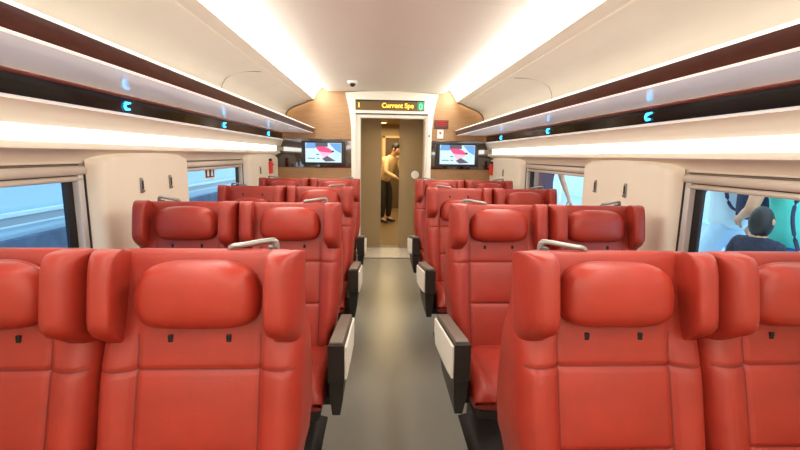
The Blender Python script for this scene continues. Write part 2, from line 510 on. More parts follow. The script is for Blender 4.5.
# lintel face with a slightly arched top
n = 24; lo, hi, hb = [], [], []
for i in range(n + 1):
    u = -1 + 2 * i / n; x = DX + 0.633 * u
    zt = 2.318 - 0.033 * u * u
    hi.append((x, yf, zt)); hb.append((x, YB + 0.02, zt + 0.004)); lo.append((DX + 0.498 * u, yf - 0.001, 2.022))
loft(bm, [hb, hi, lo, [(p[0], YB + 0.02, p[2]) for p in lo]], closed=False, cap=False)
D('surround', bm, M['frame'], angle=40)
# passage lining between bulkhead and glass
YD = 6.72
bm = bmesh.new()
bx(bm, DX - 0.53, DX - 0.506, YB + 0.02, YD + 0.06, 0, 2.06); bx(bm, DX + 0.506, DX + 0.53, YB + 0.02, YD + 0.06, 0, 2.06)
bx(bm, DX - 0.53, DX + 0.53, YB + 0.02, YD + 0.06, 2.038, 2.06)
D('jamb', bm, M['frame'], smooth=False)
bm = bmesh.new()
gx0, gx1 = -0.415, 0.590
bx(bm, DX - 0.506, -0.346, YB + 0.0, YB + 0.07, 0, 2.038); bx(bm, 0.552, DX + 0.506, YB + 0.0, YB + 0.07, 0, 2.038)
bx(bm, -0.346, 0.552, YB + 0.0, YB + 0.07, 1.968, 2.038)
D('inner_frame', bm, M['frame'], smooth=False)
bm = bmesh.new()
bx(bm, -0.350, -0.340, YB - 0.004, YB + 0.03, 0, 1.968); bx(bm, 0.546, 0.556, YB - 0.004, YB + 0.03, 0, 1.968)
bx(bm, -0.350, 0.556, YB - 0.004, YB + 0.03, 1.962, 1.972)
D('glazing_bead', bm, M['jamb'], smooth=False)
bm = bmesh.new(); bx(bm, DX - 0.498, DX + 0.498, YB - 0.02, YB + 0.0, 2.010, 2.024); D('gasket', bm, M['gasket'], smooth=False)
bm = bmesh.new(); bx(bm, gx0, -0.055, YD, YD + 0.012, 0.03, 2.034); D('frosted_pane', bm, M['frost'], smooth=False)
bm = bmesh.new(); bx(bm, -0.055, 0.225, YD + 0.002, YD + 0.010, 0.03, 2.034); D('clear_pane', bm, M['doorglass'], smooth=False)
bm = bmesh.new(); bx(bm, 0.225, gx1, YD, YD + 0.012, 0.03, 2.034); D('frosted_pane', bm, M['frost'], smooth=False)
bm = bmesh.new(); disc(bm, (0.475, YD - 0.002, 1.165), 0.062, 'y', 28, 0.02)
o = D('pull_plate', bm, M['white'], angle=40); o['label'] = 'round white pull plate'
bm = bmesh.new(); bx(bm, gx0, gx1, YD - 0.012, YD + 0.02, 0.0, 0.03); D('bottom_rail', bm, M['steel'], smooth=False)
bm = bmesh.new()
bx(bm, gx0 + 0.0, gx1 - 0.0, 6.00, YD - 0.03, 0.0, 0.006)
o = D('threshold', bm, M['vestdark'], smooth=False); bm = bmesh.new()
for i in range(11):
    y = 6.03 + i * 0.062; bx(bm, gx0 + 0.005, gx1 - 0.005, y, y + 0.035, 0.006, 0.011)
o2 = from_bm('grating', bm, M['grate'], o, smooth=False)
bm = bmesh.new(); disc(bm, (0.0 + DX + 0.52, yf - 0.002, 1.73), 0.012, 'y', 12, 0.01); D('lock', bm, M['black'])

# LED sign over the door
sg = tag(empty('display_sign', (DX - 0.02, yf - 0.01, 2.13)), 'brown LED display sign with amber letters over the glass door', 'display sign')
sinv = Matrix.Translation((-(DX - 0.02), -(yf - 0.01), -2.13))
def S(o): o.matrix_parent_inverse = sinv; return o
bm = bmesh.new(); bx(bm, -0.412, 0.530, yf - 0.016, yf, 2.062, 2.198, 0.004); S(from_bm('panel', bm, M['signbrown'], sg, smooth=False))
bm = bmesh.new(); bx(bm, -0.412, 0.530, yf - 0.018, yf - 0.014, 2.180, 2.198); S(from_bm('shade_edge', bm, M['slot'], sg, smooth=False))
S(text_mesh('lettering', '1', 0.085, M['amber'], sg, (-0.385, yf - 0.019, 2.098), bold=0.002))
S(text_mesh('lettering', 'Current Spe', 0.087, M['amber'], sg, (-0.055, yf - 0.019, 2.098), bold=0.002))
bm = bmesh.new(); bx(bm, 0.435, 0.522, yf - 0.024, yf - 0.016, 2.072, 2.182); S(from_bm('green_indicator', bm, M['green'], sg, smooth=False))
S(text_mesh('indicator_mark', '()', 0.085, M['greenlight'], sg, (0.450, yf - 0.027, 2.098), bold=0.003))

# televisions on the dark band
def tv(cx, where):
    t = tag(empty('television', (cx, YB - 0.02, 1.48)), 'wall-mounted television showing a pink and blue picture %s' % where, 'television', 'televisions on the bulkhead')
    inv = Matrix.Translation((-cx, -(YB - 0.02), -1.48))
    y = YB - 0.06
    def P(name, bm, m=None, mats=None):
        o = from_bm(name, bm, m, t, smooth=False, mats=mats); o.matrix_parent_inverse = inv; return o
    bm = bmesh.new(); bx(bm, cx - 0.30, cx + 0.30, y, YB - 0.009, 1.318, 1.640, 0.006); P('bezel', bm, M['bezel'])
    bm = bmesh.new(); yy = y - 0.002
    x0, x1, z0, z1 = cx - 0.246, cx + 0.246, 1.348, 1.612
    def q(u, v, d=0): return (x0 + (x1 - x0) * u, yy - d, z0 + (z1 - z0) * v)
    poly(bm, [q(0, 0), q(1, 0), q(1, 1), q(0, 1)], 0)
    poly(bm, [q(0, .72, .001), q(.28, .72, .001), q(.28, 1, .001), q(.04, 1, .001)], 2)
    poly(bm, [q(.28, .80, .001), q(.62, .80, .001), q(.62, 1, .001), q(.28, 1, .001)], 3)
    poly(bm, [q(.66, .98, .001), q(.99, .98, .001), q(.99, .48, .001), q(.84, .62, .001)], 2)
    poly(bm, [q(.27, .80, .002), q(.50, .82, .002), q(.64, .74, .002), q(.80, .52, .002), q(.70, .50, .002), q(.52, .52, .002), q(.38, .56, .002)], 1)
    poly(bm, [q(.38, .56, .002), q(.52, .52, .002), q(.70, .50, .002), q(.80, .52, .002), q(.66, .38, .002), q(.50, .24, .002), q(.42, .40, .002)], 7)
    poly(bm, [q(.72, .60, .003), q(.78, .62, .003), q(.80, .55, .003), q(.74, .53, .003)], 4)
    poly(bm, [q(.72, .45, .002), q(.86, .62, .002), q(.97, .42, .002), q(.84, .14, .002)], 5)
    poly(bm, [q(.46, .18, .002), q(.60, .34, .002), q(.84, .08, .002), q(.56, .04, .002)], 3)
    poly(bm, [q(.06, .18, .002), q(.26, .18, .002), q(.26, .22, .002), q(.06, .22, .002)], 6)
    poly(bm, [q(.30, .38, .002), q(.38, .38, .002), q(.38, .43, .002), q(.30, .43, .002)], 6)
    poly(bm, [q(.31, .18, .002), q(.39, .18, .002), q(.39, .22, .002), q(.31, .22, .002)], 6)
    P('screen', bm, mats=[M['screen'], M['scrpink'], M['scrblue'], M['scrgrey'], M['scrdark'], M['scrmint'], M['scrteal'], M['scrpale']])
tv(-0.85, 'left of the door'); tv(1.005, 'right of the door')

# notices right of the door
ns = tag(empty('notice_sign', (0.775, YB, 1.893)), 'dark notice plate with red lettering on the wood right of the door', 'sign')
inv = Matrix.Translation((-0.775, -YB, -1.893))
bm = bmesh.new(); bx(bm, 0.675, 0.875, YB - 0.012, YB + 0.001, 1.835, 1.950, 0.003)
o = from_bm('plate', bm, M['signdark'], ns, smooth=False); o.matrix_parent_inverse = inv
bm = bmesh.new(); rnd = random.Random(3)
for r_ in range(3):
    x = 0.70
    while x < 0.845:
        w = rnd.uniform(0.010, 0.03); bx(bm, x, min(x + w, 0.855), YB - 0.016, YB - 0.011, 1.922 - r_ * 0.026, 1.937 - r_ * 0.026); x += w + 0.006
o = from_bm('red_lettering', bm, M['redtext'], ns, smooth=False); o.matrix_parent_inverse = inv
cd = tag(empty('notice_card', (0.765, YB, 1.76)), 'small white card with a red dot below the dark notice plate', 'card')
inv = Matrix.Translation((-0.765, -YB, -1.76))
bm = bmesh.new(); bx(bm, 0.722, 0.808, YB - 0.010, YB + 0.001, 1.700, 1.820, 0.003)
o = from_bm('card', bm, M['white'], cd, smooth=False); o.matrix_parent_inverse = inv
bm = bmesh.new(); disc(bm, (0.765, YB - 0.010, 1.775), 0.017, 'y', 16, 0.004)
o = from_bm('red_dot', bm, M['redplastic'], cd); o.matrix_parent_inverse = inv

# ceiling camera
cam_t = tag(empty('dome_camera', (-0.405, 5.30, 2.318)), 'small white dome camera with black lens on the ceiling before the door', 'camera')
bm = bmesh.new()
loft(bm, [[(r * math.cos(2 * PI * k / 24), r * math.sin(2 * PI * k / 24), z) for k in range(24)] for r, z in ((0.062, 0.0), (0.062, -0.018), (0.054, -0.030), (0.03, -0.034))])
from_bm('housing', bm, M['white'], cam_t, angle=50)
bm = bmesh.new(); bmesh.ops.create_uvsphere(bm, u_segments=16, v_segments=10, radius=0.036, matrix=Matrix.Translation((0, -0.012, -0.034)))
from_bm('lens', bm, M['black'], cam_t)

# emergency boxes in red on the far pillars
for s, y, word in ((-1, 5.60, 'left'), (1, 5.92, 'right')):
    e = tag(empty('emergency_handle', (s * 1.478, y, 1.29)), 'red emergency handle box on the %s wall next to the bulkhead' % word, 'emergency handle', 'emergency handles')
    bm = bmesh.new(); x0, x1 = sorted((0.0, -s * 0.035)); bx(bm, x0, x1, -0.05, 0.05, -0.085, 0.07, 0.008); from_bm('box', bm, M['redplastic'], e, angle=40)
    bm = bmesh.new(); tube(bm, smooth_path([(-s * 0.034, -0.03, 0.03), (-s * 0.055, -0.03, 0.03), (-s * 0.055, 0.03, 0.03), (-s * 0.034, 0.03, 0.03)]), 0.007, 8); from_bm('pull', bm, M['redplastic'], e)
    bm = bmesh.new(); x0, x1 = sorted((0.0, -s * 0.03)); bx(bm, x0, x1, -0.03, 0.03, 0.072, 0.105, 0.004); from_bm('cap', bm, M['black'], e, smooth=False)

# coat hooks: slim upright plates with a peg
def hook(s, y, lab):
    h = tag(empty('coat_hook', (s * 1.478, y, 1.262)), lab, 'coat hook', 'coat hooks on the wall pillars')
    sx = -s
    bm = bmesh.new(); x0, x1 = sorted((0, sx * 0.010)); bx(bm, x0, x1, -0.013, 0.013, -0.045, 0.045, 0.004); from_bm('plate', bm, M['silver'], h, angle=40)
    bm = bmesh.new(); x0, x1 = sorted((sx * 0.009, sx * 0.014)); bx(bm, x0, x1, -0.007, 0.007, -0.022, 0.030, 0.002); from_bm('recess', bm, M['black'], h, smooth=False)
    bm = bmesh.new(); tube(bm, smooth_path([(sx * 0.008, 0, -0.034), (sx * 0.018, 0, -0.036), (sx * 0.019, 0, -0.028)]), 0.004, 8); from_bm('peg', bm, M['silver'], h)
hook(-1, 2.60, 'small silver coat hook on the left pillar, the one nearer the camera')
hook(-1, 2.95, 'small silver coat hook on the left pillar, the one nearer the far window')
hook(1, 2.65, 'small silver coat hook on the right pillar, the one nearer the camera')
hook(1, 3.03, 'small silver coat hook on the right pillar, the one nearer the far window')
hook(1, 5.37, 'small silver coat hook on the right pillar beside the bulkhead')
hook(-1, 5.15, 'small silver coat hook on the left pillar beside the bulkhead')

# window sticker
st = tag(empty('window_sticker', (-1.594, 3.94, 1.285)), 'dark square pictogram sticker with white border on the far left window', 'sticker')
bm = bmesh.new(); bx(bm, 0, 0.002, -0.115, 0.115, -0.062, 0.045, 0.0); from_bm('border', bm, M['white'], st, smooth=False)
bm = bmesh.new(); bx(bm, 0.002, 0.004, -0.098, 0.098, -0.046, 0.045, 0.0); from_bm('ground', bm, M['black'], st, smooth=False)
for a in (-0.045, 0.045):
    bm = bmesh.new(); disc(bm, (0.0055, a, 0.012), 0.016, 'x', 12, 0.002); bx(bm, 0.004, 0.0055, a - 0.022, a + 0.022, -0.035, 0.004)
    from_bm('pictogram', bm, M['white'], st, smooth=False)

# ------------------------------------------------------------------ seats
HW = 0.2625                         # half width over the wings
ZT = 1.197
def face_y(z):                      # reclined front face, local (row line = 0, camera side = -y)
    return 0.022 + (z - 1.16) * 0.27
def half_w(z):
    pts = [(0.40, 0.222), (0.50, 0.230), (0.60, 0.250), (0.70, 0.261), (0.82, 0.2635), (0.93, 0.2635), (1.02, 0.250), (1.19, 0.248)]
    for (a, b), (c, d) in zip(pts, pts[1:]):
        if a <= z <= c: 
            t = (z - a) / (c - a); t = t * t * (3 - 2 * t); return b + (d - b) * t
    return pts[0][1] if z < 0.4 else pts[-1][1]

def thick(z, shrink): return max(0.004, min(0.34, 0.085 + (1.19 - z) * 0.43) - 1.2 * shrink)
def fall_back(bm, y0=0.03, k=0.30):
    # the crown of the seat falls away towards its rear
    for v in bm.verts:
        if v.co.z > 1.08: v.co.z -= max(0, v.co.y - y0) * k * min(1, (v.co.z - 1.08) / 0.10)
def backrest_bm():
    bm = bmesh.new()
    zs = set([0.42, 0.46, 0.5, 0.54, 0.58, 0.62, 0.66, 0.72, 0.76, 0.80, 0.84, 0.92, 0.95, 0.98, 1.02, 1.06, 1.10, 1.13, 1.15, 1.165])
    SE = (0.888, 0.676)
    for c in SE:
        for d in (-0.016, -0.008, -0.0024, 0.0024, 0.008, 0.016): zs.add(round(c + d, 4))
    zs = sorted(zs)
    SX = 0.157
    xs = [-1, -0.985, -0.95, -0.9, -0.84, -0.76]
    inner = []
    for c in (-SX, SX):
        for d in (-0.018, -0.009, -0.0024, 0.0024, 0.009, 0.018): inner.append(c + d)
    inner += [-0.12, -0.08, -0.04, 0, 0.04, 0.08, 0.12]
    inner.sort()
    nx_edge = len(xs)
    def ring(z, shrink=0.0, dy=0.0):
        w = half_w(z) - shrink; lp = []
        fr = [t * w for t in xs] + inner + [-t * w for t in reversed(xs)]
        for x in fr:
            y = face_y(z)
            ax = abs(x) / w
            # bolsters swell forward below the wings
            b = max(0, (abs(x) - SX) / (w - SX)); sw = max(0.0, min(1.0, (0.97 - z) / 0.10))
            y -= 0.022 * math.sin(PI * min(1, b * 0.95)) * sw
            c = 0.80
            if ax > c:
                k = (ax - c) / (1 - c); y += min(0.055, 0.3 * thick(z, shrink)) * (1 - math.sqrt(max(0, 1 - k * k)))
            # soft centre fullness between the cross seams
            if abs(x) < SX:
                u = 1 - (x / SX) ** 2
                for lo, hi in ((0.676, 0.888), (0.44, 0.676)):
                    if lo < z < hi: y -= 0.010 * u * math.sin(PI * (z - lo) / (hi - lo)) ** 0.6
            if z < 0.98: 
                for cx in (-SX, SX): y += 0.007 * math.exp(-((x - cx) / 0.006) ** 2)
            for cz in SE:
                if cz < 0.8 and abs(x) > SX: continue
                y += 0.007 * math.exp(-((z - cz) / 0.006) ** 2) * max(0, 1 - max(0, ax - 0.86) / 0.10)
            lp.append((x * (1 if True else 0), y + shrink * 0.6 + dy, z))
        yb = face_y(z) + min(0.34, 0.085 + (1.19 - z) * 0.43) - shrink * 0.6
        for t in (1, 0.97, 0.88, 0.5, 0, -0.5, -0.88, -0.97, -1):
            k = max(0, (abs(t) - 0.8) / 0.2); lp.append((t * w, yb - min(0.035, 0.3 * thick(z, shrink)) * (1 - math.sqrt(max(0, 1 - k * k))), z))
        return lp
    loops = [ring(0.415, 0.03)] + [ring(z) for z in zs] + [ring(ZT - 0.016, 0.003), ring(ZT - 0.008, 0.010), ring(ZT - 0.003, 0.020), ring(ZT - 0.0005, 0.032), ring(ZT + 0.0005, 0.044), ring(ZT + 0.001, 0.055)]
    full = [0] + zs
    nfront = 2 * nx_edge + len(inner)
    fr_x = [None] * nx_edge + inner + [None] * nx_edge
    def mi(a, i):
        if i >= nfront - 1: return 0
        za = full[a] if a < len(full) else 9; zb = full[a + 1] if a + 1 < len(full) else 9
        xa, xb = fr_x[i], fr_x[i + 1]
        for cz in SE:
            if abs(za - (cz - 0.0024)) < 1e-4 and abs(zb - (cz + 0.0024)) < 1e-4:
                inside = xa is not None and xb is not None
                if cz > 0.8 and (inside or 2 <= i < nfront - 3): return 1
                if cz < 0.8 and inside and abs(xa + xb) / 2 < SX: return 1
        if xa is not None and xb is not None and zb < 0.985:
            for cx in (-SX, SX):
                if abs(xa - (cx - 0.0024)) < 1e-4 and abs(xb - (cx + 0.0024)) < 1e-4: return 1
        return 0
    loft(bm, loops, mifn=mi); fall_back(bm)
    return bm

def wing_bm(s):
    """padded ear at one side of the head: lofted rounded block, undercut at the bottom, toed inward"""
    bm = bmesh.new()
    lv = [(0.938, 0.22), (0.958, 0.40), (0.978, 0.62), (0.996, 0.84), (1.012, 0.97), (1.034, 1.0), (1.07, 1.0), (1.11, 1.0), (1.145, 0.995), (1.168, 0.97), (1.182, 0.93), (1.190, 0.87), (1.193, 0.75), (1.194, 0.5)]
    loops = []
    for z, k in lv:
        lp = []; n = 28
        back = 0.062 + (z - 0.93) * 0.17
        reach = 0.188 * (0.25 + 0.75 * k) if z < 1.05 else 0.188 * k
        if z > 1.15: back_in = (1 - k) * 0.05
        else: back_in = 0
        wid = 0.072 * (0.70 + 0.30 * k)
        for i in range(n):
            a = 2 * PI * i / n
            c, d = math.cos(a), math.sin(a)
            e = 0.55
            u = math.copysign(abs(c) ** e, c); v = math.copysign(abs(d) ** e, d)
            # v: -1 front .. 1 back ; u: -1 inner .. 1 outer
            y = back - back_in - reach / 2 + v * reach / 2
            xo = HW + 0.004 * v if z > 0.985 else HW - (0.985 - z) * 0.10
            xi = xo - wid - 0.012 * max(0, v)
            x = (xo + xi) / 2 + u * (xo - xi) / 2
            if v < 0: x -= 0.016 * v * v          # toe in at the front
            lp.append((s * x, y, z))
        loops.append(lp)
    loft(bm, loops); fall_back(bm, 0.0, 0.28)
    for v in bm.verts:
        if v.co.z > 1.0: v.co.z += 0.006
    return bm

def pillow_bm():
    bm = bmesh.new()
    W, H, n = 0.158, 0.089, 56
    def outline(k, y):
        lp = []
        for i in range(n):
            a = 2 * PI * i / n; c, d = math.cos(a), math.sin(a); e = 0.60
            e = 0.60 if d > 0 else 0.46
            u = math.copysign(abs(c) ** e, c); v = math.copysign(abs(d) ** e, d)
            w = W * (1 - 0.09 * v) if v > 0 else W * (1 - 0.02 * v * v)
            lp.append((w * u * k, y, H * v * (1 - (1 - k) * 1.0)))
        return lp
    loops = [outline(0.05, 0.02), outline(0.6, 0.022), outline(0.93, 0.018), outline(0.985, 0.006), outline(1.0, -0.006), outline(0.985, -0.010), outline(0.984, -0.014),
             outline(0.985, -0.022), outline(0.955, -0.038), outline(0.89, -0.052), outline(0.78, -0.062), outline(0.6, -0.069), outline(0.35, -0.073), outline(0.05, -0.074)]
    loft(bm, loops, mifn=lambda a, i: 1 if a == 5 else 0)
    return bm

def cushion_bm():
    bm = bmesh.new()
    prof = [(-0.02, .33, .44), (-0.10, .355, .492), (-0.2, .36, .500), (-0.3, .362, .508), (-0.40, .366, .514), (-0.48, .37, .514), (-0.53, .378, .506), (-0.565, .388, .488), (-0.585, .405, .462), (-0.59, .425, .440)]
    loops = []
    for y, zb, zt in prof:
        lp = []; n = 20; w = 0.235
        fr = [-1, -.98, -.93, -.85, -.72, -.70, -.69, -.66, -.4, 0, .4, .66, .69, .70, .72, .85, .93, .98, 1]
        for t in fr:
            k = max(0, (abs(t) - 0.84) / 0.16); z = zt - 0.04 * (1 - math.sqrt(max(0, 1 - k * k)))
            if abs(abs(t) - 0.695) < 0.012: z -= 0.005
            if 0.72 < abs(t) < 0.9: z += 0.006
            if abs(t) > .985: z = min(z, zt - .04)
            lp.append((t * w, y - 0.03, max(z, zb + 0.004) - 0.025))
        for t in (1, .95, .5, 0, -.5, -.95, -1):
            k = max(0, (abs(t) - 0.9) / 0.1); lp.append((t * w * 0.99, y - 0.03, zb + 0.02 * k - 0.025))
        loops.append(lp)
    loft(bm, loops)
    return bm

def apron_bm():
    bm = bmesh.new()
    bx(bm, -0.215, 0.215, -0.54, -0.06, 0.28, 0.345, 0.02, 3)
    return bm

def pedestal_bm():
    bm = bmesh.new()
    loft(bm, [[(-.17, -.44, .302), (.17, -.44, .302), (.17, -.06, .302), (-.17, -.06, .302)],
              [(-.15, -.40, .2), (.15, -.40, .2), (.15, -.09, .2), (-.15, -.09, .2)],
              [(-.15, -.40, .03), (.15, -.40, .03), (.15, -.09, .03), (-.15, -.09, .03)],
              [(-.19, -.44, -.010), (.19, -.44, -.010), (.19, -.05, -.010), (-.19, -.05, -.010)]])
    return bm

def make_seat(h):
    """h = +1: carries its armrest and grab handle on the +x side, -1: on the -x side"""
    root = empty('train_seat')
    back = from_bm('backrest', backrest_bm(), None, root, mats=[M['leather'], M['seam']])
    for z in (0.967, 1.125):
        for x in (-0.075, 0.075):
            bm = bmesh.new(); y = face_y(z); bx(bm, x - 0.0065, x + 0.0065, y - 0.004, y + 0.01, z - 0.010, z + 0.010, 0.002)
            o = from_bm('strap_slot', bm, M['slot'], back, smooth=False); o['label'] = 'small black strap slot'
    for s in (-1, 1): from_bm('headrest_wing', wing_bm(s), M['leather'], root)
    p = from_bm('head_pillow', pillow_bm(), None, root, mats=[M['pillow'], M['seam']])
    p.location = (0, -0.005, 1.083); p.rotation_euler = (-0.10, 0, 0)
    from_bm('seat_cushion', cushion_bm(), M['leather'], root)
    from_bm('seat_shell', apron_bm(), M['base'], root)
    from_bm('pedestal', pedestal_bm(), M['base'], root)
    # aisle-side armrest: tall panelled block, a little higher at the front
    xo, xi = 0.330, 0.262
    def ring(z_off, ins=0.0):
        return None
    def zt(y): return 0.578 + (-y + 0.0) * 0.165
    bm = bmesh.new(); loops = []
    for y, t in ((-0.03, .6), (-0.08, 1), (-0.2, 1), (-0.35, 1), (-0.50, 1), (-0.61, 1), (-0.62, .97)):
        top = zt(y) - (1 - t) * .1; bot = top - 0.165 * t
        loops.append([(h * xi, y, bot), (h * xo, y, bot), (h * xo, y, top), (h * xi, y, top)])
    loft(bm, loops)
    bmesh.ops.bevel(bm, geom=[e for e in bm.edges if abs(e.verts[0].co.y - e.verts[1].co.y) > 0.01 or False], offset=0.006, segments=2, affect='EDGES', profile=.5)
    arm = from_bm('armrest', bm, M['armblack'], root, angle=30)
    bm = bmesh.new(); loops = []
    for y, k in ((-0.04, .0), (-0.07, 1), (-0.45, 1), (-0.59, 1), (-0.605, .6)):
        z = zt(y) + 0.001
        loops.append([(h * (xi + .004), y, z), (h * (xo - .003), y, z), (h * (xo - .006), y, z + 0.012 * k + .001), (h * (xi + .008), y, z + 0.012 * k + .001)])
    loft(bm, loops); from_bm('arm_top', bm, M['armgrey'], arm, angle=30)
    bm = bmesh.new(); loops = []
    for y, b in ((-0.04, .09), (-0.09, .15), (-0.3, .16), (-0.50, .16), (-0.60, .155)):
        z = zt(y) - 0.012
        loops.append([(h * (xo - .002), y, z), (h * (xo + .008), y, z - .004), (h * (xo + .008), y, z - b + .012), (h * (xo - .002), y, z - b + .008)])
    loft(bm, loops); o = from_bm('side_panel', bm, M['armwhite'], arm, angle=40); o['label'] = 'cream side panel facing the aisle'
    bm = bmesh.new(); loops = []                                       # lower fairing tapering to the seat frame
    for k, (z, ya, yb, a, b) in enumerate(((0.5, -0.61, -0.10, xi + .004, xo - .004), (0.43, -0.59, -0.11, xi + .004, xo - .008), (0.34, -0.545, -0.13, xi + .006, xo - .022), (0.315, -0.535, -0.14, xi + .008, xo - .026))):
        def zz(y): return z if k else zt(y) - 0.168
        loops.append([(h * a, ya, zz(ya)), (h * b, ya, zz(ya)), (h * b, yb, zz(yb)), (h * a, yb, zz(yb))])
    loft(bm, loops); from_bm('fairing', bm, M['armblack'], arm, angle=30)
    bm = bmesh.new(); bx(bm, min(h * .2, h * .30), max(h * .2, h * .30), -0.42, -0.16, 0.29, 0.335, .01); from_bm('arm_bracket', bm, M['base'], root, smooth=False)
    # grab handle on the shoulder
    bm = bmesh.new()
    a, b = h * 0.180, h * 0.062
    pts = smooth_path([(a, 0.080, ZT - 0.03), (a, 0.078, ZT + 0.010), (a - h * .012, 0.075, ZT + 0.014), (b + h * .03, 0.052, ZT + 0.003), (b, 0.05, ZT + 0.001), (b - h * .004, 0.05, ZT - 0.022)], 2)
    tube(bm, pts, 0.0095, 10, flat=0.8)
    hd = from_bm('grab_handle', bm, M['silver'], root); hd['label'] = 'silver grab handle on the shoulder'
    bm = bmesh.new()
    bx(bm, min(a, a - h * .02) - .004, max(a, a - h * .02) + .004, 0.066, 0.092, ZT - 0.03, ZT - 0.004, .004)
    from_bm('handle_foot', bm, M['handledark'], hd, smooth=False)
    return root

SA, SB = make_seat(1), make_seat(-1)
used = {1: False, -1: False}
rows = ['in the first row nearest the camera', 'in the second row', 'in the third row', 'in the last row before the bulkhead']
CX = [(-1.08, -1, 'left window seat'), (-0.548, 1, 'left aisle seat'), (0.568, -1, 'right aisle seat'), (1.098, 1, 'right window seat')]
for r in range(4):
    for c, (x, h, word) in enumerate(CX):
        src = SA if h == 1 else SB
        if used[h]: o = copy_tree(src)
        else: o = src; used[h] = True
        o.location = (x, 1.122 + 1.16 * r, 0.010)
        low = (r == 2 and c in (0, 2))
        tag(o, 'red leather %s %s%s' % (word, rows[r], ', its head pillow slid down' if low else ''), 'train seat', 'red train seats')
for o in bpy.data.objects:
    if o.name.startswith('train_seat') and 'slid down' in o.get('label', ''):
        for ch in o.children:
            if ch.name.startswith('head_pillow'): ch.location = (0, -0.020, 1.018)

# ------------------------------------------------------------------ vestibule beyond the glass
bm = bmesh.new(); bx(bm, -1.2, 1.4, 6.76, 12.0, -0.04, 0.0); struct(from_bm('floor_vestibule', bm, M['vestfloor'], smooth=False))
bm = bmesh.new(); bx(bm, -1.2, 1.4, 6.78, 12.0, 2.28, 2.32); struct(from_bm('ceiling_vestibule', bm, M['vestwall'], smooth=False))
bm = bmesh.new(); bx(bm, -0.95, -0.90, 6.78, 12.0, 0, 2.3); struct(from_bm('wall_vestibule_left', bm, M['vestwall'], smooth=False))
bm = bmesh.new(); bx(bm, 1.05, 1.10, 6.78, 12.0, 0, 2.3); struct(from_bm('wall_vestibule_right', bm, M['vestwall'], smooth=False))
bm = bmesh.new(); bx(bm, -1.0, 0.02, 11.9, 12.0, 0, 2.3); bx(bm, 0.62, 1.1, 11.9, 12.0, 0, 2.3); bx(bm, 0.02, 0.62, 11.9, 12.0, 1.95, 2.3)
struct(from_bm('wall_vestibule_end', bm, M['vestwall'], smooth=False))
d2 = struct(empty('door_2', (0.32, 11.9, 0)))
bm = bmesh.new()
bx(bm, -0.32, -0.24, -0.03, 0.02, 0, 1.98); bx(bm, 0.24, 0.32, -0.03, 0.02, 0, 1.98); bx(bm, -0.32, 0.32, -0.03, 0.02, 1.92, 1.98)
from_bm('frame', bm, M['vestyellow'], d2, smooth=False)
bm = bmesh.new(); bx(bm, -0.24, 0.24, 0.0, 0.03, 0, 1.92); from_bm('leaf', bm, M['vestdark'], d2, smooth=False)
bm = bmesh.new(); bx(bm, -0.95, -0.9 + 0.02, 9.0, 9.9, 0.0, 2.0); struct(from_bm('trim_12', bm, M['vestdark'], smooth=False))
for (x, y, w) in ((0.02, 11.2, 'the farther left one'), (0.55, 9.9, 'the nearer right one')):
    t = tag(empty('downlight', (x, y, 2.28)), 'round ceiling downlight in the vestibule beyond the glass door, %s' % w, 'downlight', 'vestibule downlights')
    bm = bmesh.new(); disc(bm, (0, 0, 0), 0.10, 'z', 24, 0.012); from_bm('ring', bm, M['white'], t)
    bm = bmesh.new(); disc(bm, (0, 0, -0.012), 0.075, 'z', 24, 0.006); from_bm('lens', bm, M['downlight'], t)

# ------------------------------------------------------------------ people
def skin_mesh(name, verts, edges, radii, m, parent, root=0, sub=1, mats=None):
    me = bpy.data.meshes.new(name + '_cage'); me.from_pydata([tuple(v) for v in verts], edges, [])
    o = bpy.data.objects.new('tmp_skin', me); COL.objects.link(o)
    md = o.modifiers.new('Skin', 'SKIN'); md.use_smooth_shade = True; md.branch_smoothing = 0.4
    for i, v in enumerate(me.skin_vertices[0].data):
        r = radii[i]; v.radius = r if isinstance(r, tuple) else (r, r)
        v.use_root = (i == root)
    sd = o.modifiers.new('Sub', 'SUBSURF'); sd.levels = sub; sd.render_levels = sub
    bpy.context.view_layer.update()
    out = bpy.data.meshes.new_from_object(o.evaluated_get(bpy.context.evaluated_depsgraph_get()))
    bpy.data.objects.remove(o); bpy.data.meshes.remove(me)
    out.name = name
    for p in out.polygons: p.use_smooth = True
    return link(name, out, m, parent)

class Chain:
    def __init__(s): s.v, s.e, s.r = [], [], []
    def add(s, p, r, prev=None):
        s.v.append(Vector(p)); s.r.append(r)
        if prev is not None: s.e.append((prev, len(s.v) - 1))
        return len(s.v) - 1
    def path(s, prev, pts):
        for p, r in pts: prev = s.add(p, r, prev)
        return prev

